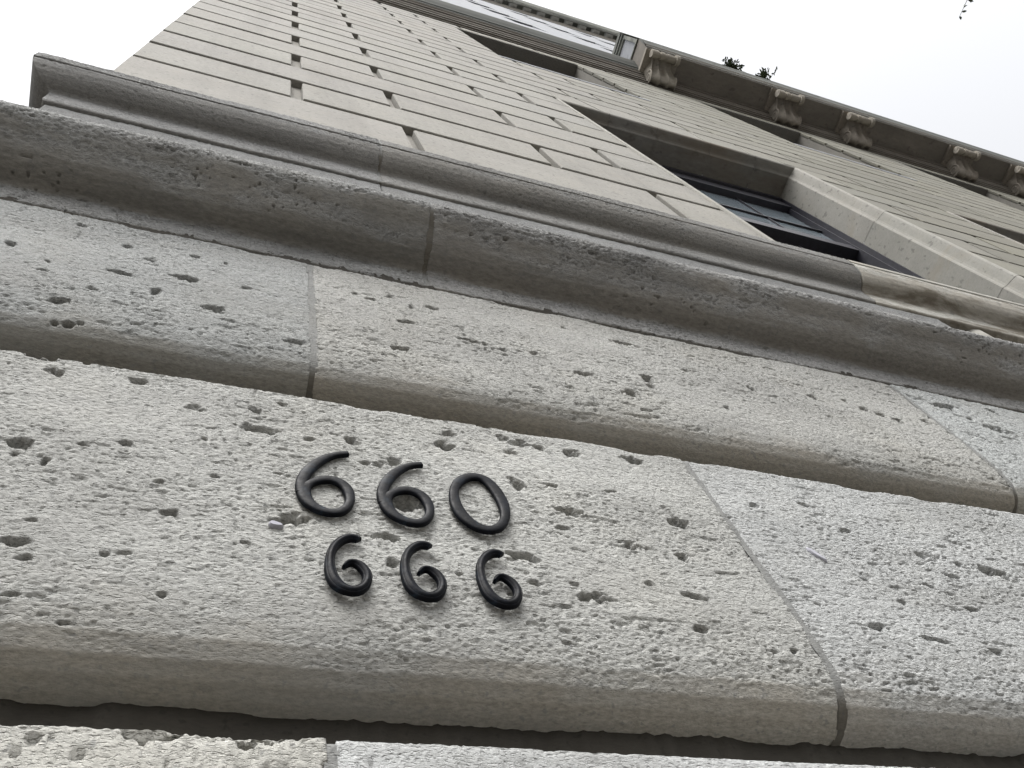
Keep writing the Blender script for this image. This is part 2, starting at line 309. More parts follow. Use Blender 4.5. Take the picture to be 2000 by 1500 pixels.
def profile_stone(name, prof, x0, x1, nx, nv, seed, mat, parent=B, color=(1, 1, 1), pits=(), amp=1.0, pit_amp=1.0, corner=False,
                  dens=None, wfun=None, chips=0.0, holes=0.0, smooth_k=2, x_dense=None, extra=None, label=None):
    Q = smooth_prof(resample(prof, nv, dens), smooth_k)
    T = np.gradient(Q, axis=0); T /= np.maximum(np.linalg.norm(T, axis=1, keepdims=True), 1e-9)
    ny, nz = -T[:, 1], T[:, 0]
    u = np.linspace(0, 1, nx) if x_dense is None else x_dense
    nx = len(u)
    xs = np.full(nv, x0) if not corner else XL - (WY - Q[:, 0])
    X = xs[None, :] * (1 - u[:, None]) + x1 * u[:, None]
    Y = np.repeat(Q[None, :, 0], nx, 0); Z = np.repeat(Q[None, :, 1], nx, 0)
    NY = np.repeat(ny[None], nx, 0); NZ = np.repeat(nz[None], nx, 0)
    # arc length so noise does not stretch on undersides
    arc = np.r_[0, np.cumsum(np.hypot(*np.diff(Q, axis=0).T))]; iface = np.argmin(np.abs(nz) + (np.abs(Q[:, 1] - np.median(Q[:, 1])) * 0.2))
    arcz = arc - arc[iface] + Q[iface, 1]
    AZ = np.repeat(arcz[None], nx, 0)
    rag = (fbm(X * 5, AZ * 9, seed + 5, 4, 0.6) - 0.5)
    if wfun is None: w = sm(-1.0, -0.08, NZ + rag * 0.7)
    else: w = wfun(NY, NZ, Z, rag)
    w = np.clip(w, 0.0, 1)
    h = rough_h(X, AZ, np.maximum(w, 0.06), seed, amp, pit_amp)
    if holes > 0:
        hn = vn(X * 66, AZ * 80, seed + 33); h = h - holes * sm(0.90, 0.96, hn) * (0.2 + 0.8 * sm(0.45, 0.75, vn(X * 3, AZ * 4, seed + 35)))
    if len(pits): h = h + pits_h(X, np.where(np.abs(NZ) < 0.9, AZ, Z), pits, seed)
    for xe in ((x1,) if corner else (x0, x1)):      # crumbled arrises along the upright joints
        de = np.abs(X - xe); h = h - 0.005 * (1 - sm(0, .012, de)) * sm(.42, .75, fbm(AZ * 13, X * 0 + xe * 7, seed + 77, 3, .6))
    if extra is not None: h = h + extra(X, AZ, Z, NZ)
    if chips > 0:       # bitten arris along the top edge
        top = sm(Q[:, 1].max() - 0.03, Q[:, 1].max() - 0.002, Z)
        h = h - top * chips * sm(0.45, 0.8, fbm(X * 9, X * 0 + 3.3, seed + 70, 3))
    if corner:
        h = h * sm(0.0, 0.05, X - xs[None, :]) + 0.006 * (fbm(AZ * 14, X * 0, seed + 2, 3) - 0.5) * (1 - sm(0, 0.05, X - xs[None, :]))
    P = np.stack([X, Y + NY * h, Z + NZ * h], -1)
    # closing columns at both ends
    endL = P[0].copy(); endR = P[-1].copy()
    if corner: endL[:, 1] = YB * 0.5; wl = w[0] * 0 + 0.5
    else: endL[:, 1] = np.maximum(endL[:, 1], 1.19)
    endR[:, 1] = np.maximum(endR[:, 1], 1.19)
    P = np.concatenate([endL[None], P, endR[None]], 0); w = np.concatenate([w[:1], w, w[-1:]], 0)
    a, b = P.shape[:2]
    idx = np.arange(a * b).reshape(a, b)
    F = np.stack([idx[:-1, :-1], idx[1:, :-1], idx[1:, 1:], idx[:-1, 1:]], -1).reshape(-1, 4)
    me = mesh_np(name, P.reshape(-1, 3), F, True, {"w": w})
    o = obj(name, me, mat, parent, color)
    if label: o["label"] = label
    return o
# ---- base courses: flat rough face, bull-nosed foot, deep bed joint above the course below
def course_prof(top, bot):
    return [(1.125, bot), (1.09, bot + .003), (1.062, bot + .012), (1.037, bot + .030), (1.019, bot + .060), (1.0095, bot + .100), (1.0045, bot + .150), (1.0015, bot + .205), (1.0, bot + .27), (1.0, top - .012), (1.003, top - .002), (1.012, top), (1.125, top)]
J = 0.0075
def course_dens(): return [0.7, .9, 1, 1, 1, 1, 1, 1, 1, 1.6, 1.2, 0.12]
def mortar_joint(x, prof, seed, wdt=0.0115, mat='mortar', name="mortar_joint"):
    Q = smooth_prof(resample(prof, 90), 1); T = np.gradient(Q, axis=0); T /= np.linalg.norm(T, axis=1, keepdims=True)
    V = []; us = np.linspace(-wdt, wdt, 7)
    arc = np.arange(90) * 0.015
    for u in us:
        h = -0.0015 + 0.0025 * (fbm(np.full(90, u * 60), arc * 12, seed, 3) - 0.5)
        V.append(np.c_[x + u * (1 + .5 * (fbm(arc * 22, arc * 0 + 7, seed + 9, 3) - .5)), Q[:, 0] - T[:, 1] * h, Q[:, 1] + T[:, 0] * h])
    P = np.array(V); idx = np.arange(7 * 90).reshape(7, 90)
    F = np.stack([idx[:-1, :-1], idx[1:, :-1], idx[1:, 1:], idx[:-1, 1:]], -1).reshape(-1, 4)
    return obj(name, mesh_np(name, P.reshape(-1, 3), F, True, {"w": np.repeat(sm(-.75, -.3, T[:, 0])[None], 7, 0)}), M[mat], B)
P0, P1, P2 = course_prof(0.957, -0.03), course_prof(2.012, 1.102), course_prof(3.026, 2.185)
def chunk(X, AZ, Z, NZ):     # the piece broken out of the top arris at the left of the lowest visible course
    r = ((X - 0.005) / 0.042) ** 2 + ((AZ - 0.965) / 0.03) ** 2 + (vn(X * 40, AZ * 40, 5) - .5) * 0.9
    return -0.04 * (1 - sm(0.5, 1.1, r)) * (NZ < 0.5)
def dens_x(x0, x1, a, b, n):  # columns concentrated on the part nearest the eye
    m = int(n * 0.82); k = n - m
    g = np.r_[np.linspace(x0, a, k // 2, endpoint=False) if a > x0 else [], np.linspace(a, b, m, endpoint=False), np.linspace(b, x1, k // 2 + 1) if x1 > b else [b]]
    g = np.unique(np.r_[x0, g, x1]); return (g - x0) / (x1 - x0)
# lowest visible course
profile_stone("base_stone", P0, XL, 0.245 - J, 260, 150, 3, M['rough'], corner=True, color=(1.06, 1.03, .97), pits=PITS0, amp=1.15, pit_amp=1.5, dens=[.1, .1, .1, .1, .1, .1, .1, .1, .1, 1, 1.2, 0.15], chips=0.008, extra=chunk,
              x_dense=dens_x(-1.16, .236, -.35, .236, 260))
profile_stone("base_stone", P0, 0.245 + J, 2.685 - J, 420, 110, 4, M['rough'], color=(1.18, 1.185, 1.20), amp=.5, pit_amp=0.6, dens=[.1, .1, .1, .1, .1, .1, .1, .1, .1, 1, 1.2, 0.15],
              x_dense=dens_x(.254, 2.676, .254, 1.7, 420))
profile_stone("base_stone", P0, 2.685 + J, 7.5, 60, 40, 5, M['rough'])
# the course that carries the numerals
n1 = 840
profile_stone("base_stone", P1, XL, 1.26 - J, n1, 400, 6, M['rough'], corner=True, color=(1.0, .99, .965), pits=PITS1, dens=course_dens(), amp=.64, pit_amp=.62, chips=0.006,
              x_dense=dens_x(-1.16, 1.251, -.5, 1.251, n1))
profile_stone("base_stone", P1, 1.26 + J, 3.70 - J, 440, 380, 7, M['rough'], color=(1.05, 1.055, 1.065), pits=PITS1, dens=course_dens(), amp=.74, pit_amp=.95, chips=0.006,
              x_dense=dens_x(1.269, 3.691, 1.269, 2.4, 440))
profile_stone("base_stone", P1, 3.70 + J, 7.5, 60, 40, 8, M['rough'])
# the course above it
profile_stone("base_stone", P2, XL, 0.248 - J, 330, 220, 9, M['rough'], corner=True, color=(.78, .79, .79), pits=PITS2, dens=course_dens(), amp=.78, pit_amp=.8, chips=0.008,
              x_dense=dens_x(-1.16, .239, -.8, .239, 330))
profile_stone("base_stone", P2, 0.248 + J, 2.685 - J, 600, 220, 10, M['rough'], color=(.955, .94, .91), pits=PITS2, dens=course_dens(), amp=.76, pit_amp=1.0, chips=0.008)
profile_stone("base_stone", P2, 2.685 + J, 5.1, 260, 200, 12, M['rough'], color=(1.03, 1.05, 1.06), pits=PITS2, dens=course_dens(), amp=1.0, pit_amp=1.3, chips=0.006,
              x_dense=dens_x(2.694, 5.1, 2.694, 3.7, 260))
profile_stone("base_stone", P2, 5.1 + J, 7.5, 40, 30, 13, M['rough'])
# two more courses and a plinth below the picture
for kk, zz in ((0, -1.10), (1, -2.17)):
    pr = course_prof(zz + 1.0, zz + .03)
    profile_stone("base_stone", pr, XL, 1.26 - J, 60, 40, 14 + kk, M['rough'], corner=True)
    profile_stone("base_stone", pr, 1.26 + J, 7.5, 60, 40, 17 + kk, M['rough'])
MB().sweep([(1.125, -3.0), (.95, -3.0), (.95, -2.22), (1.0, -2.16), (1.125, -2.15)], 0, XR, XL, YB * .5).build("plinth", M['rough'], B)
for xx, pr, sd in ((0.245, P0, 1), (2.685, P0, 2), (1.26, P1, 3), (3.70, P1, 4), (0.248, P2, 5), (2.685, P2, 6), (5.1, P2, 7)):
    mortar_joint(xx, pr, sd)
# bed joints: dark mortar at the back of the grooves
def bed(z0, z1, y, seed, x0=-1.05, x1=7.5):
    nx, nz = 900, 8
    X, Z = np.meshgrid(np.linspace(x0, x1, nx), np.linspace(z0, z1, nz), indexing='ij')
    Y = y - (0.010 * sm(.35, .75, fbm(X * 9, Z * 14, seed, 4)) + .007 * sm(.4, .8, fbm(X * 55, Z * 3, seed + 3, 3, .65))) * np.linspace(.1, 1, nz)[None]
    idx = np.arange(nx * nz).reshape(nx, nz)
    F = np.stack([idx[:-1, :-1], idx[1:, :-1], idx[1:, 1:], idx[:-1, 1:]], -1).reshape(-1, 4)
    obj("mortar_bed", mesh_np("mortar_bed", np.stack([X, Y, Z], -1).reshape(-1, 3), F, True, {"w": np.ones(nx * nz)}), M['bed'], B)
bed(.93, 1.12, 1.118, 1); bed(2.0, 2.2, 1.118, 2); bed(3.02, 3.085, 1.02, 3); bed(-.13, -.02, 1.118, 4)
# ---- torus moulding
PT = [(1.15, 3.066), (1.018, 3.068), (1.01, 3.075), (1.008, 3.16), (1.006, 3.182), (.99, 3.196), (.955, 3.204), (.925, 3.217), (.897, 3.24), (.872, 3.268), (.85, 3.293),
      (.832, 3.31), (.812, 3.332), (.798, 3.352), (.791, 3.37), (.790, 3.39), (.795, 3.415), (.808, 3.45), (.835, 3.49), (.92, 3.53), (1.17, 3.56)]
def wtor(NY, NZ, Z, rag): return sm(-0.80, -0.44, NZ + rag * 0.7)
dt = [.4, .8, 1, 1] + [1] * 15 + [.25]
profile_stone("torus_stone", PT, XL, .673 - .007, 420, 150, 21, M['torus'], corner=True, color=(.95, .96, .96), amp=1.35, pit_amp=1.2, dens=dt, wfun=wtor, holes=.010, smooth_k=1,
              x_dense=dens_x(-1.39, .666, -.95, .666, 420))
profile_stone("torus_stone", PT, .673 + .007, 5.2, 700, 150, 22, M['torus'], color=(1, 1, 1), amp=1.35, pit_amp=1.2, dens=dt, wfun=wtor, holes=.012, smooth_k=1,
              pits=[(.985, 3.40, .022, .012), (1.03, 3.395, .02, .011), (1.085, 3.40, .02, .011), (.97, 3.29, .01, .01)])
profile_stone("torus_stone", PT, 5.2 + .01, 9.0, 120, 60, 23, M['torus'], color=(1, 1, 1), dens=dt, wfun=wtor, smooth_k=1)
mortar_joint(.673, PT, 31, .012, 'mortar')
# ---- dado: recessed band between torus and cap, with a balustrade niche under the window
YD = 1.15
def dado(x0, x1, seed, corner=False):
    profile_stone("dado_stone", [(1.175, 3.5), (YD, 3.52), (YD, 5.10), (1.175, 5.13)], x0, x1, 160, 40, seed, M['torus'], corner=corner, amp=.9, pit_amp=.8, color=(.70, .71, .72), wfun=lambda a, b, c, r: a * 0 + 1, smooth_k=0)
dado(XL, .70, 41, True); dado(.71, 4.66, 42); dado(7.92, 9.0, 43)
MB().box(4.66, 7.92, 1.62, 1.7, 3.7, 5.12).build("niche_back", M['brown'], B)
for xa in (4.62, 7.92): MB().box(xa, xa + .04, 1.152, 1.62, 3.5, 5.12).build("niche_side", M['clean'], B)
def lathe(prof, cx, cy, n=20):
    V = []; F = []
    for r, z in prof:
        V += [(cx + r * math.cos(2 * math.pi * i / n), cy + r * math.sin(2 * math.pi * i / n), z) for i in range(n)]
    for k in range(len(prof) - 1):
        for i in range(n):
            F.append((k * n + i, k * n + (i + 1) % n, (k + 1) * n + (i + 1) % n, (k + 1) * n + i))
    return V, F
bal = [(.17, 3.72), (.17, 3.85), (.10, 3.9), (.12, 4.0), (.16, 4.2), (.13, 4.45), (.075, 4.75), (.075, 4.82), (.11, 4.86), (.17, 4.9), (.175, 4.96), (.175, 5.085), (.165, 5.10), (.09, 5.105), (.09, 5.119)]
V, F = lathe(bal, 0, 1.325)
bme = mesh_np("baluster", np.array(V) - np.array((0, 0, 0)), F, True); bme.materials.append(M['clean'])
for i in range(6):
    o = obj("baluster", bme, None, B); o.location = ((5.02 + .50 * i) * S, 0, 0)
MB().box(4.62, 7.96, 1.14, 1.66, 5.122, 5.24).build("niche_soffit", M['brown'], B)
# ---- dado cap / sill course
PC = [(1.19, 5.085), (1.142, 5.088), (1.132, 5.1), (1.129, 5.12), (1.128, 5.265), (1.122, 5.28), (1.108, 5.292), (1.085, 5.302), (1.06, 5.322), (1.035, 5.352), (1.015, 5.392), (1.004, 5.43), (1.0, 5.447),
      (1.003, 5.453), (1.014, 5.455), (1.014, 5.468), (.998, 5.472), (.996, 5.48), (.996, 5.59), (1.003, 5.61), (1.05, 5.66), (1.2, 5.9)]
wc = lambda NY, NZ, Z, rag: np.maximum(sm(-0.5, -0.1, NZ + rag * 0.6), .38)
dc = [.4, .8, 1, 1, 1, 1, 1, 1, 1, 1, 1, 1.5, 2, 2, 2, 2, 2, 1.5, 1, .6, .15]
profile_stone("cap_stone", PC, XL, .7036 - .006, 300, 110, 51, M['torus'], corner=True, color=(.78, .785, .79), amp=1.2, pit_amp=1.0, dens=dc, wfun=wc, holes=.006, smooth_k=0)
profile_stone("cap_stone", PC, .7036 + .006, 4.118 - .006, 520, 110, 52, M['torus'], color=(.84, .835, .82), amp=1.25, pit_amp=1.0, dens=dc, wfun=wc, holes=.007, smooth_k=0)
PS = [(1.19, 5.085), (1.142, 5.088), (1.132, 5.1), (1.128, 5.265), (1.108, 5.292), (1.06, 5.322), (1.035, 5.352), (1.015, 5.392), (1.0, 5.447), (.998, 5.49), (1.0, 5.535), (1.012, 5.555), (1.035, 5.56), (1.035, 5.612), (1.25, 5.612)]
M['sillstain'] = stone("stained_sill_limestone", (0.30, 0.295, 0.27), 0.2, 0.14, 90, 260, 0.8, True, patch=(0.095, 0.08, 0.058), patch_scale=7.0, patch_cut=(0.46, 0.60), raw=(0.26, 0.24, 0.205))
profile_stone("sill_stone", PS, 4.118 + .006, 8.45, 260, 80, 53, M['sillstain'], color=(1.05, 1.05, 1.05), amp=.18, pit_amp=.15, wfun=wc, smooth_k=0, label="pale window sill stone with brown water stains")
MB().sweep([(1.25, 5.614), (1.014, 5.614), (1.008, 5.62), (1.008, 5.675), (1.02, 5.69), (1.75, 5.75)], 4.2, 8.45).build("sill_slab", M['clean'], B)
profile_stone("cap_stone", PC, 8.462, 11.5, 80, 60, 54, M['torus'], dens=dc, wfun=wc, smooth_k=0)
mortar_joint(.7036, PC, 61, .009, 'mortar'); mortar_joint(4.118, PC, 62, .009, 'mortar')
# ------------------------------------------------------------------ ashlar wall
G = 0.048            # half the groove width
GD = 0.067           # groove depth
CORE = WY + GD
def gz(k): return 7.64 + 0.905 * (k - 1) + (0.0)       # soffit height of groove k
wins_low = [(4.31, 8.27), (11.75, 15.71), (19.15, 23.11)]
wins_up = [(4.5, 8.0), (11.85, 15.35), (19.15, 22.65), (26.45, 29.95)]
HEAD = 13.5; UPS, UPH = 19.7, 25.4; BAND = 26.55
XE = 31.0
def wall_core(name, x0, x1, z0, z1, y, holes, depth, mat):
    xs = sorted({x0, x1, *[h[0] for h in holes], *[h[1] for h in holes]}); zs = sorted({z0, z1, *[h[2] for h in holes], *[h[3] for h in holes]})
    m = MB()
    for i in range(len(xs) - 1):
        for j in range(len(zs) - 1):
            cx, cz = (xs[i] + xs[i + 1]) / 2, (zs[j] + zs[j + 1]) / 2
            if any(h[0] < cx < h[1] and h[2] < cz < h[3] for h in holes): continue
            m.add([(xs[i], y, zs[j]), (xs[i + 1], y, zs[j]), (xs[i + 1], y, zs[j + 1]), (xs[i], y, zs[j + 1])], [(0, 1, 2, 3)])
    for a, b, c, d in holes:
        m.add([(a, y, c), (b, y, c), (b, y, d), (a, y, d), (a, y + depth, c), (b, y + depth, c), (b, y + depth, d), (a, y + depth, d)],
              [(0, 4, 5, 1), (1, 5, 6, 2), (2, 6, 7, 3), (3, 7, 4, 0)])
    return m
hl = [(a - .1, b + .1, 5.6, HEAD + .1) for a, b in wins_low]
hu = [(a, b, UPS, UPH) for a, b in wins_up]
core = wall_core("wall", XL + GD, XR, 5.6, 28.4, CORE, hl + hu, .42, M['ashlar'])
core.add([(XL + GD, CORE, 5.6), (XL + GD, YB, 5.6), (XL + GD, YB, 28.4), (XL + GD, CORE, 28.4)], [(1, 0, 3, 2)])
core.build("wall", M['ashlar'], B, (.93, .92, .9))
MB().box(XL, XR, 1.45, YB, -3, 5.1).build("foundation_wall", M['brown'], B)
# blocks
count = 0
def tint(x=0.0):
    far = 1.0 - .33 * max(0.0, min(1.0, (x - 3.5) / 7.0))     # blocks grow darker and warmer towards the right
    v = random.gauss(1.0, 0.018 + .04 * (1 - far) / .33) * far; return (v * random.gauss(1, .005), v, v * random.gauss(.995, .008) * (1 - .09 * (1 - far) / .33))
def stone_block(x0, x1, z0, z1, corner=False, poly=None):
    global count
    y = WY + random.uniform(-.003, .003)
    m = MB()
    if corner:
        dpt = 1.3 + (count % 2) * .9
        m.block([(XL, z0), (x1, z0), (x1, z1), (XL, z1)], y, WY + dpt, .008)
        m2 = (WY + dpt + 2 * G, WY + dpt + 2.6)
    else:
        m.block(poly or [(x0, z0), (x1, z0), (x1, z1), (x0, z1)], y, CORE + .02, .008)
    m.build("voussoir" if poly else "ashlar_stone", M['ashlar'], B, tint((x0 + x1) / 2 if not poly else poly[0][0])); count += 1
    if corner:      # the next stone along the side wall
        MB().box(XL, XL + GD + .02, m2[0], m2[1], z0, z1).build("ashlar_stone", M['ashlar'], B, tint()); count += 1
ZB = 5.62
k = 0
low_e = []      # jamb outer edges for the ground windows
while True:
    z0 = ZB if k == 0 else gz(k); z1 = gz(k + 1) - 2 * G * 1.0
    if z0 > BAND - .3: break
    z1 = min(z1, BAND)
    if BAND - z1 < .35 and z1 < BAND: z1 = BAND
    js = [(.2625 if k % 2 else 1.155) + 2.235 * i for i in range(-1, 14)]
    # free spans of this course
    spans = [(XL, XE)]
    def cut(spans, a, b):
        out = []
        for s0, s1 in spans:
            if b <= s0 or a >= s1: out.append((s0, s1)); continue
            if a - s0 > .05: out.append((s0, a))
            if s1 - b > .05: out.append((b, s1))
        return out
    if z0 < HEAD:
        for a, b in wins_low: spans = cut(spans, a - .17, b + .17)
    if z1 > UPS + .05 and z0 < UPH - .1:
        for a, b in wins_up: spans = cut(spans, a, b)
    arch = (HEAD - .1 < z0 < HEAD + .6) 
    if arch:
        for a, b in wins_low: spans = cut(spans, a - .1, b + .1)
    for s0, s1 in spans:
        cuts = [s0] + [j for j in js if s0 + .45 < j < s1 - .45] + [s1]
        for i in range(len(cuts) - 1):
            a = cuts[i] + (G if i > 0 else 0); b = cuts[i + 1] - (G if i < len(cuts) - 2 else 0)
            stone_block(a, b, z0, z1, corner=(a == XL))
    k += 1
# flat arches over the ground windows: splayed voussoirs
for a, b in wins_low:
    zb, zt = HEAD + .19, gz(9) - 2 * G
    zc = gz(8)
    bot = [a - .1, a + .70, a + 1.52, a + 2.48, a + 3.32, b + .1]; top = [a - .1 - .0, a + .48, a + 1.44, a + 2.56, a + 3.5, b + .1]
    for i in range(5):
        g = .022
        x0b, x1b, x0t, x1t = bot[i] + g, bot[i + 1] - g, top[i] + g, top[i + 1] - g
        stone_block(0, 0, 0, 0, poly=[(x0b, zb), (x1b, zb), (x1t, zt), (x0t, zt)])
# ---- stone casings of the ground windows (mitred bead, splay, reveal)
CAS = [(.0, 1.69), (.008, 1.36), (.02, 1.345), (.035, 1.335), (.05, 1.31), (.075, 1.235), (.09, 1.2), (.11, 1.186), (.14, 1.180), (.165, 1.186), (.172, 1.2), (.172, 1.29)]
def casing(a, b, z0):
    n = len(CAS)
    def strip(cols, rev, name="jamb_stone", mat=None):
        m = MB(); V = []; F = []
        for c in cols: V += c
        for kx in range(len(cols) - 1):
            for i in range(n - 1):
                q = (kx * n + i, kx * n + i + 1, (kx + 1) * n + i + 1, (kx + 1) * n + i); F.append(q[::-1] if rev else q)
        m.add(V, F); o = m.build(name, mat or M['clean'], B, tint())
        return o
    zz = [z0, 8.36, 11.0]
    for i in range(3):
        lo = zz[i] + (.004 if i else 0)
        for side in (0, 1):
            f = (lambda o: b + o) if side else (lambda o: a - o)
            c1 = [(f(o), y, lo) for o, y in CAS]
            c2 = [(f(o), y, (zz[i + 1] - .004) if i < 2 else HEAD + o) for o, y in CAS]
            strip([c1, c2], side == 0)
    xs = [None, a + .70, a + 1.52, a + 2.48, a + 3.32, None]
    for i in range(5):
        c1 = [((a - o) if i == 0 else xs[i] + .003, y, HEAD + o) for o, y in CAS]
        c2 = [((b + o) if i == 4 else xs[i + 1] - .003, y, HEAD + o) for o, y in CAS]
        strip([c1, c2], False, "lintel_stone", M['lintel'])
def window_low(a, b, z0):
    casing(a, b, z0)
    r = MB()
    r.box(a - .05, a + .04, 1.69, 1.98, z0, HEAD + .05).box(b - .04, b + .05, 1.69, 1.98, z0, HEAD + .05)
    r.box(a + .04, a + .07, 1.76, 1.90, z0, 13.0).box(b - .07, b - .04, 1.76, 1.90, z0, 13.0)
    r.box(a + .04, b - .04, 1.69, 1.98, 13.35, HEAD + .05).box(a + .04, b - .04, 1.73, 1.97, 13.0, 13.35)
    wn = r.build("window", M['frame'], B)
    MB().box(a + .04, b - .04, 1.78, 2.02, 10.93, 11.16).build("transom_bar", M['frame'], wn)
    MB().box(a + .04, b - .04, 1.76, 2.02, z0, z0 + .25).build("bottom_rail", M['frame'], wn)
    nx = 4; px = (b - a - .14) / nx
    for i in range(1, nx):
        x = a + .07 + px * i
        MB().box(x - .010, x + .010, 1.815, 1.86, 11.16, 13.0).build("muntin", M['frame'], wn)
        MB().box(x - .018, x + .018, 1.92, 1.97, z0 + .25, 10.93).build("muntin", M['frame'], wn)
    MB().box(a + .07, b - .07, 1.806, 1.854, 11.93, 11.97).build("muntin", M['frame'], wn)
    for zz in (8.0, 9.5): MB().box(a + .07, b - .07, 1.925, 1.965, zz, zz + .04).build("muntin", M['frame'], wn)
    for i in range(nx):
        for (za, zb_, yy) in ((11.17, 11.93, 1.838), (11.97, 12.99, 1.838), (z0 + .26, 8.0, 1.948), (8.04, 9.5, 1.948), (9.54, 10.92, 1.948)):
            x = a + .07 + px * i
            MB().box(x + .017, x + px - .017, yy, yy + .012, za, zb_).build("pane", M['shade'] if za > 11 else M['glass'], wn)
    MB().box(a - .05, b + .05, 2.3, 2.34, z0, HEAD).build("dark_room", M['blind'], wn)
for a, b in wins_low: window_low(a, b, 5.75)
def window_up(a, b):
    MB().box(a - .02, b + .02, 1.198, 1.64, UPS - .18, UPS - .001).build("window_sill", M['pale'], B)
    wn = MB().box(a, a + .12, 1.6, 1.75, UPS, UPH).box(b - .12, b, 1.6, 1.75, UPS, UPH).box(a + .12, b - .12, 1.6, 1.75, UPH - .14, UPH).box(a + .12, b - .12, 1.6, 1.75, UPS, UPS + .14).build("window", M['frame'], B)
    mid = (a + b) / 2
    MB().box(mid - .05, mid + .05, 1.61, 1.74, UPS + .14, UPH - .14).build("muntin", M['frame'], wn)
    for x0, x1 in ((a + .12, mid - .05), (mid + .05, b - .12)):
        MB().box(x0, x1, 1.68, 1.69, UPS + .14, UPH - .14).build("pane", M['glass'], wn)
    MB().box(a, b, 1.1995, 1.272, UPH, UPH + .12).build("lintel", M['ashlar'], B)
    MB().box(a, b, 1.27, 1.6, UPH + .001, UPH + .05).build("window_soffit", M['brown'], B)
for a, b in wins_up: window_up(a, b)
# ------------------------------------------------------------------ string course (left) and balcony (right)
BX = 10.55
PSC = [(1.21, 26.5), (1.17, 26.5), (1.165, 26.62), (1.12, 26.63), (1.115, 26.78), (1.08, 26.79), (1.07, 26.9), (1.03, 26.95), (1.02, 27.08), (.98, 27.1), (.97, 27.2), (.93, 27.24), (.925, 27.3)]
MB().sweep(PSC, 0, XR, XL, YB).build("bed_moulding", M['brown'], B, (.62, .6, .58))
MB().sweep([(1.2, 27.302), (.915, 27.302), (.905, 27.42), (.87, 27.46), (.86, 27.56), (.80, 27.75), (.745, 28.0), (.735, 28.08), (.735, 28.2), (1.3, 28.42)], 0, BX, XL, YB).build("string_course", M['sooty'], B, (.42, .43, .41))
bal_root = empty("balcony", (BX * S, .6, 27.3 * S + EYE), B)
MB().sweep([(1.25, 27.303), (.26, 27.33), (.245, 27.345), (.24, 27.48), (.21, 27.5), (.20, 27.6), (.16, 27.66), (.12, 27.84), (.10, 27.9), (.085, 27.96), (.083, 28.2), (.12, 28.26), (1.25, 28.3)], BX, XR).build("slab", M['brown'], bal_root)
MB().sweep([(.2395, 27.35), (.2365, 27.49), (.2065, 27.51), (.1965, 27.61), (.1565, 27.665), (.1165, 27.845), (.0965, 27.905), (.0815, 27.96), (.0795, 28.2), (.12, 28.262)], BX - .004, XR).build("fascia", M['sooty'], bal_root)
# parapet with a panelled left end
pe = MB()
pe.box(BX, BX + .16, .13, .24, 28.3, 30.0).box(BX, BX + .16, .84, 1.19, 28.3, 30.0).box(BX, BX + .16, .24, .84, 28.3, 28.42).box(BX, BX + .16, .24, .84, 29.6, 30.0)
pe.box(BX - .05, BX + .2, .10, 1.19, 29.72, 29.8).box(BX - .08, BX + .22, .08, 1.19, 29.84, 30.02).box(BX - .04, BX + .16, .11, 1.19, 28.3, 28.36)
pe.build("parapet_end", M['sooty'], bal_root, (1.5, 1.5, 1.45))
MB().box(BX + .05, BX + .12, .241, .839, 28.421, 29.599).build("end_panel", M['pale'], bal_root)
MB().box(BX + .162, XR, .13, .3, 28.3, 30.0).box(BX + .24, XR, .08, .36, 30.003, 30.12).build("parapet", M['sooty'], bal_root)
# scroll brackets
def console_mesh():
    m = MB(); w2 = .40
    # underside S-curve from the scroll at the wall to the roll at the front: (y,z)
    pts = [(1.19, 26.62), (1.13, 26.49), (1.03, 26.45), (.93, 26.52), (.84, 26.67), (.76, 26.84), (.67, 26.99), (.57, 27.09), (.48, 27.14), (.40, 27.13)]
    pts = smooth_prof(resample(pts, 30), 3)
    prof_x = [(-w2, -.0), (-w2 + .02, .05), (-.30, .06), (-.2, .02), (-.15, -.03), (-.12, -.03), (-.09, .04), (0, .06), (.09, .04), (.12, -.03), (.15, -.03), (.2, .02), (.30, .06), (w2 - .02, .05), (w2, 0)]
    T = np.gradient(pts, axis=0); T /= np.linalg.norm(T, axis=1, keepdims=True)
    nx = len(prof_x); V = []; F = []
    for i, (y, z) in enumerate(pts):
        taper = 1.04 - .26 * sm(.35, .85, i / 29)
        ny, nz = T[i, 1], -T[i, 0]
        if nz > 0 and False: ny, nz = -ny, -nz
        for x, h in prof_x: V.append((x * taper, y - T[i, 1] * -h * 0 + (-h if 0 else 0) + (T[i, 1] * h), z - T[i, 0] * h * -1 * -1))
    for i in range(len(pts) - 1):
        for j in range(nx - 1): F.append((i * nx + j, i * nx + j + 1, (i + 1) * nx + j + 1, (i + 1) * nx + j))
    m.add(V, F)
    # side cheeks
    for sgn in (-1, 1):
        b0 = []; top = []
        for i, (y, z) in enumerate(pts):
            taper = 1.04 - .26 * sm(.35, .85, i / 29); b0.append((sgn * w2 * taper, y, z)); top.append((sgn * w2 * taper, y, 27.26))
        n = len(pts); F = [(i, i + 1, n + i + 1, n + i) for i in range(n - 1)]
        m.add(b0 + top, F)
        # raised volutes on the cheek
        for (cy, cz, r) in ((1.02, 26.72, .24), (1.02, 26.72, .13)):
            k = 22; V = []; F = []
            for i in range(k):
                a = 2 * math.pi * i / k
                for rr, dx in ((r, .0), (r - .012, .014), (r - .04, .014), (r - .055, 0)):
                    V.append((sgn * (w2 * 1.03 + dx + .004), cy + rr * math.cos(a), cz + rr * math.sin(a)))
            for i in range(k):
                for q in range(3): F.append((i * 4 + q, i * 4 + q + 1, ((i + 1) % k) * 4 + q + 1, ((i + 1) % k) * 4 + q))
            m.add(V, F)
    return m
cm_ = console_mesh(); cme = mesh_np("console", np.array(cm_.v), cm_.f, True); cme.materials.append(M['brown'])
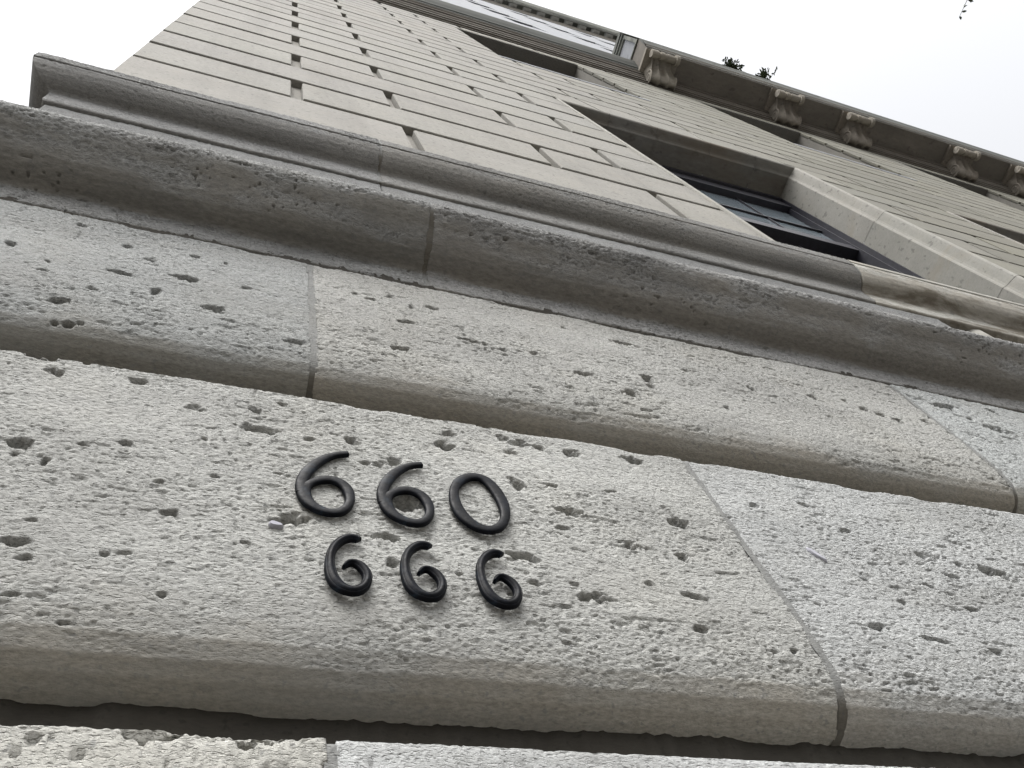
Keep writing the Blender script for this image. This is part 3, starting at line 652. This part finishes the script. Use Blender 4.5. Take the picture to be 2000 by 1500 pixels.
# rolled leaf end at the front of each bracket
rm = MB()
for kx in range(9):
    x0 = -.40 + kx * .10; 
    r = .085 + .05 * abs(math.sin(kx * 1.7)) + (.05 if kx in (0, 8) else 0)
    kseg = 14; V = []
    for i in range(kseg):
        a = 2 * math.pi * i / kseg
        V.append((x0 - .058, .36 + r * math.cos(a) * .9, 27.02 + r * math.sin(a)))
    for i in range(kseg):
        a = 2 * math.pi * i / kseg
        V.append((x0 + .058, .36 + r * math.cos(a) * .9, 27.02 + r * math.sin(a)))
    rm.add(V, [(i, (i + 1) % kseg, kseg + (i + 1) % kseg, kseg + i) for i in range(kseg)] + [tuple(range(kseg - 1, -1, -1)), tuple(range(kseg, 2 * kseg))])
rme = mesh_np("leaf_roll", np.array(rm.v), rm.f, False); rme.materials.append(M['brown'])
pm_ = MB().box(-.56, .56, .27, 1.0, 27.22, 27.325); pme = mesh_np("abacus", np.array(pm_.v), pm_.f); pme.materials.append(M['brown'])
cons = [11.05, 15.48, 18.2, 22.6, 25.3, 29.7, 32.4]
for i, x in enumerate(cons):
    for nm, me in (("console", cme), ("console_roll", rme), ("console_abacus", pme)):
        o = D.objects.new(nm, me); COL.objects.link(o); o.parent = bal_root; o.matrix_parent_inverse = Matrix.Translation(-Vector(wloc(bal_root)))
        o.location = (x * S, 0, 0); o.color = (1.9, 1.9, 1.85, 1) if nm == 'console_roll' else ((1.6, 1.6, 1.55, 1) if i == 0 else (1.25, 1.22, 1.18, 1))  # lit look put into the bracket tints, stronger on the open first one
# ------------------------------------------------------------------ upper storeys and main cornice
TOPZ = 84.0
rows = [46.0, 52.4, 58.8, 65.2, 71.6, 78.0]
ucols = [5.6, 11.5, 17.35, 23.2, 29.05, 34.9]
uh = []
for z in rows:
    for x in ucols: uh.append((x, x + 1.85, z - 3.8, z))
for x in (6.2, 12.3, 18.4, 24.4, 30.4): uh.append((x - .1, x + 2.6, 82.2, 83.75))
uh = [h for h in uh]
up = wall_core("upper_wall", XL, XR, 28.4, TOPZ + .5, WY, uh, .6, M['pale'])
up.add([(XL, WY, 28.4), (XL, YB, 28.4), (XL, YB, TOPZ + .5), (XL, WY, TOPZ + .5)], [(1, 0, 3, 2)])
up.build("upper_wall", M['pale'], B)
for a, b, c, d in uh:
    wn = MB().box(a, a + .1, 1.7, 1.79, c, d).box(b - .1, b, 1.7, 1.79, c, d).box(a + .1, b - .1, 1.7, 1.79, d - .1, d).box(a + .1, b - .1, 1.7, 1.79, c, c + .1).build("window", M['frame'], B)
    MB().box(a + .1, b - .1, 1.74, 1.75, c + .1, d - .1).build("pane", M['glass'], wn)
MB().sweep([(1.205, 83.8), (1.17, 83.8), (1.15, 84.0), (1.12, 84.05), (1.1, 84.35), (1.04, 84.45), (1.0, 84.6), (1.0, 84.9), (.98, 85.0)], 0, XR, XL, YB).build("cornice_bed", M['ashlar'], B, (.62, .60, .57))
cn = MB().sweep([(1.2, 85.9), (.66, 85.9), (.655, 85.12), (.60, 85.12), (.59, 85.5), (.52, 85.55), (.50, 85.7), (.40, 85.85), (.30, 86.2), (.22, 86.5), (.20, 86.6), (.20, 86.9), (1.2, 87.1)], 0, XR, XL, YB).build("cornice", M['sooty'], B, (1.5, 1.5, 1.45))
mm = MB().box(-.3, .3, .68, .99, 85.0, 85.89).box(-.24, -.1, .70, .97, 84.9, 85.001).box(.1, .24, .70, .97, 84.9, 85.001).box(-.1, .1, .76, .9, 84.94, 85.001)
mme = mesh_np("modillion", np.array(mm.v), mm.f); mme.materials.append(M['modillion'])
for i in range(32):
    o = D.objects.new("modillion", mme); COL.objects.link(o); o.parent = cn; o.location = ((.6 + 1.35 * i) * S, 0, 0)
# ------------------------------------------------------------------ house numbers
def catmull(P, n, closed):
    P = np.array(P, float); m = len(P); out = []
    segs = m if closed else m - 1
    for i in range(segs):
        if closed: a, b, c, d = P[(i - 1) % m], P[i], P[(i + 1) % m], P[(i + 2) % m]
        else: a, b, c, d = P[max(i - 1, 0)], P[i], P[i + 1], P[min(i + 2, m - 1)]
        for t in np.linspace(0, 1, n, endpoint=False):
            out.append(.5 * ((2 * b) + (c - a) * t + (2 * a - 5 * b + 4 * c - d) * t * t + (3 * b - a - 3 * c + d) * t ** 3))
    if not closed: out.append(P[-1])
    return np.array(out)
def ribbon(m, P, ox, oz, y0, T, sec, closed, n=8, thin=.86, smooth=26):
    """a cast stroke: cross-section sec [(across -1..1, height 0..1)], back at y0, front at y0-T"""
    C = catmull(P, n, closed); k = len(C); ns = len(sec); V = []; F = []
    for _ in range(smooth):
        if closed: C = .25 * np.roll(C, 1, 0) + .5 * C + .25 * np.roll(C, -1, 0)
        else: C[1:-1] = .25 * C[:-2] + .5 * C[1:-1] + .25 * C[2:]
    C[:, 2] *= thin
    if closed: tg = np.roll(C, -1, 0) - np.roll(C, 1, 0)
    else: tg = np.gradient(C, axis=0)
    tg = tg[:, :2] / np.linalg.norm(tg[:, :2], axis=1, keepdims=True)
    for i in range(k):
        nx, nz = -tg[i, 1], tg[i, 0]
        for a, h in sec: V.append((ox + C[i, 0] + nx * C[i, 2] * a, y0 - T * h, oz + C[i, 1] + nz * C[i, 2] * a))
    rng_ = range(k) if closed else range(k - 1)
    for i in rng_:
        j = (i + 1) % k
        for q in range(ns): F.append((i * ns + q, j * ns + q, j * ns + (q + 1) % ns, i * ns + (q + 1) % ns))
    if not closed:
        F.append(tuple(range(ns))); F.append(tuple((k - 1) * ns + q for q in range(ns - 1, -1, -1)))
    m.add(V, F)
ROUND = [(-1, 0), (-1, .35), (-.95, .58), (-.80, .82), (-.55, .95), (0, 1), (.55, .95), (.80, .82), (.95, .58), (1, .35), (1, 0)]
RIDGE = [(-1, 0), (-1, .4), (-.93, .58), (-.80, .70), (-.68, .74), (-.62, .71), (-.55, .76), (-.25, .96), (0, 1), (.25, .96), (.55, .76), (.62, .71), (.68, .74), (.80, .70), (.93, .58), (1, .4), (1, 0)]
def stud(m, x, z):
    V, F = lathe([(.003, 0), (.003, 1)], 0, 0, 8)
    m.add([(x + a, .99 + .04 * c, z + b) for a, b, c in V], F)
def digit(kind, ox, oz, label, group):
    m = MB(); ox *= 1.009; oz *= 1.009
    if kind == '6':
        ribbon(m, BOWL, ox, oz, .993, .0095, ROUND, True); ribbon(m, STEM, ox, oz, .993, .0095, ROUND, False); stud(m, ox - .047, oz + .05)
    elif kind == '0':
        ribbon(m, ZERO, ox, oz, .993, .0095, ROUND, True); stud(m, ox - .0578, oz - .022); stud(m, ox + .0578, oz + .0096)
    else:
        ribbon(m, LOW, ox, oz, .993, .0125, RIDGE, False, 14, .84, 40); stud(m, ox - .034, oz + .01)
    n = "numeral_zero" if kind == '0' else "numeral_six"
    V = np.array(m.v); me = mesh_np(n, V - np.array((ox, .984, oz)) - np.array((0, 0, EYE / S)), m.f, False)
    bmsh = me
    o = obj(n, me, M['bronze']); o.location = (ox * S, .984 * S, oz * S + EYE)
    ang = 45
    o["label"] = label; o["category"] = "house number"; o["group"] = group
    me.polygons.foreach_set("use_smooth", np.array([len(p.vertices) == 4 for p in me.polygons]))
    try: me.set_sharp_from_angle(angle=math.radians(32))
    except Exception: pass
    return o
gu, gl = "smooth round-stroked numerals of the upper row", "ridged curling numerals of the lower row"
digit('6', .2552, 1.5578, "larger black metal 6 with closed bowl, leftmost in the upper row of house numbers", gu)
digit('6', .4205, 1.5580, "larger black metal 6 with closed bowl, next to the black oval 0", gu)
digit('0', .5835, 1.6020, "oval black metal 0 at the right end of the upper row of house numbers", gu)
digit('l', .2864, 1.3382, "smaller ridged black 6 with open curl, leftmost in the lower row", gl)
digit('l', .4245, 1.3425, "smaller ridged black 6 with open curl, middle of the lower row", gl)
digit('l', .5715, 1.3435, "smaller ridged black 6 with open curl, right end of the lower row", gl)
# pale shell flakes standing out of the stone
def flake(cx, cz, a, b, ang, y=.9985):
    k = 14; ca, sa = math.cos(ang), math.sin(ang); V = []
    for rr, yy in ((1.0, y + .02), (1.0, y), (.82, y - .004)):
        for i in range(k):
            t = 2 * math.pi * i / k; r = rr * (1 + .12 * math.sin(3 * t + cx * 9))
            px, pz = a * r * math.cos(t), b * r * math.sin(t); V.append((cx + px * ca - pz * sa, yy, cz + px * sa + pz * ca))
    F = [(q * k + i, q * k + (i + 1) % k, (q + 1) * k + (i + 1) % k, (q + 1) * k + i) for q in range(2) for i in range(k)] + [tuple(2 * k + i for i in range(k))]
    MB().add(V, F).build("shell_fragment", M['shell'], B)
flake(.158, 1.455, .014, .0065, -.25, .9955); flake(1.46, 1.604, .03, .0075, -.98)
# ------------------------------------------------------------------ plants on the balcony
def leaf_faces(V, F, c, d, n, l, wd):
    d = d.normalized(); s = d.cross(n).normalized(); n2 = s.cross(d)
    b = len(V)
    for t, ww, up_ in ((0, .05, 0), (.3, .85, .06), (.6, .8, .04), (1.0, .02, -.08)):
        p = c + d * l * t + n2 * up_ * l
        V += [tuple(p - s * wd * ww), tuple(p + n2 * .0 - n2 * .12 * wd), tuple(p + s * wd * ww)]
    for i in range(3):
        for j in range(2): F.append((b + i * 3 + j, b + i * 3 + j + 1, b + (i + 1) * 3 + j + 1, b + (i + 1) * 3 + j))
def plant(x, width, h, label, seed):
    rnd = random.Random(seed)
    base = Vector((x * S, .22 * S, 30.12 * S + EYE))
    e = empty("balcony_plant", base, label=label, category="plant", group="plants on the balcony parapet")
    me = D.meshes.new("planter"); hw = width * .35
    bx = MB().box(x - hw, x + hw, .13, .33, 30.122, 30.42); o = bx.build("planter", M['metalbox'], e)
    V = []; F = []; SV = []; SF = []
    for i in range(30):
        p = Vector((base.x + rnd.uniform(-hw, hw) * S, base.y + rnd.uniform(-.06, .04) * S, base.z + .28 * S))
        tip = p + Vector((rnd.gauss(0, .06), rnd.gauss(-.12, .05), rnd.uniform(.1, .5) * h)) 
        b = len(SV); r = .004
        for q, rr in ((p, r), (tip, r * .5)): SV += [tuple(q + Vector((rr * math.cos(t), rr * math.sin(t), 0))) for t in (0, 2.1, 4.2)]
        SF += [(b, b + 1, b + 4, b + 3), (b + 1, b + 2, b + 5, b + 4), (b + 2, b, b + 3, b + 5)]
        for j in range(6):
            c = p.lerp(tip, rnd.uniform(.3, 1))
            dd = Vector((rnd.gauss(0, 1), rnd.gauss(-.3, 1), rnd.gauss(.2, .7)))
            leaf_faces(V, F, c, dd, Vector((rnd.gauss(0, .4), rnd.gauss(0, .4), 1)), rnd.uniform(.04, .09), rnd.uniform(.012, .02))
    for nm, vv, ff, mt in (("foliage", V, F, M['leaf']), ("stem", SV, SF, M['bark'])):
        me = D.meshes.new(nm); me.from_pydata(vv, [], ff); obj(nm, me, mt, e)
plant(14.9, .65, .10, "low tuft of small dark leaves at the balcony edge, the left and smaller of two", 3)
plant(16.2, .45, .20, "bushier tuft of dark leaves above the balcony edge, the right one of two", 5)
# ------------------------------------------------------------------ street tree: only the tip of one twig reaches into the picture
tree = empty("street_tree", (5.6, -2.9, 0), label="street tree whose thin leafy twig hangs into the white sky at the top right", category="tree")
def tube(pts, radii, k=9):
    V = []; F = []
    P = [Vector(p) for p in pts]
    for i, p in enumerate(P):
        d = (P[min(i + 1, len(P) - 1)] - P[max(i - 1, 0)]).normalized(); a = d.cross(Vector((.3, .9, .2))).normalized(); b = d.cross(a)
        V += [tuple(p + (a * math.cos(2 * math.pi * j / k) + b * math.sin(2 * math.pi * j / k)) * radii[i]) for j in range(k)]
    for i in range(len(P) - 1):
        for j in range(k): F.append((i * k + j, i * k + (j + 1) % k, (i + 1) * k + (j + 1) % k, (i + 1) * k + j))
    F.append(tuple((len(P) - 1) * k + j for j in range(k)))
    return V, F
def raw(name, V, F, mat, parent):
    me = D.meshes.new(name); me.from_pydata([tuple(v) for v in V], [], F); me.polygons.foreach_set("use_smooth", np.ones(len(me.polygons), bool)); return obj(name, me, mat, parent)
raw("trunk", *tube([(5.6, -2.9, -.02), (5.62, -2.9, 1.5), (5.55, -2.86, 3.2), (5.4, -2.8, 5.0), (5.2, -2.7, 6.4)], [.16, .13, .11, .085, .05]), M['bark'], tree)
RAY = Vector((.59274966, -.10090372, .79904085))
tipc = Vector((0, 0, EYE)) + RAY * 7.0        # where the twig's leaves hang
raw("branch", *tube([(5.2, -2.7, 6.35), (5.0, -2.2, 7.0), (4.75, -1.7, 7.35), (4.5, -1.3, 7.4)], [.045, .03, .02, .012], 7), M['bark'], tree)
# twig and its leaves, placed along the line that continues the branch toward the wall
TW = [(4.5, -1.3, 7.4), (4.36, -1.08, 7.32), (4.24, -.92, 7.2), (4.17, -.80, 7.12), (4.14, -.70, 7.08)]
raw("twig", *tube(TW, [.008, .005, .003, .002, .0012], 5), M['bark'], tree)
rnd = random.Random(4)
for i in range(16):
    t = i / 15 * 3.99; k_ = int(t); f_ = t - k_
    c = Vector(TW[k_]).lerp(Vector(TW[k_ + 1]), f_)
    V = []; F = []
    dd = Vector((rnd.gauss(.2, .8), rnd.gauss(.2, .6), rnd.gauss(-.7, .5)))
    leaf_faces(V, F, c, dd, Vector((rnd.gauss(0, .8), rnd.gauss(-.6, .5), .6)), rnd.uniform(.03, .055), rnd.uniform(.008, .014))
    raw("leaf", V, F, M['leaf'], tree)
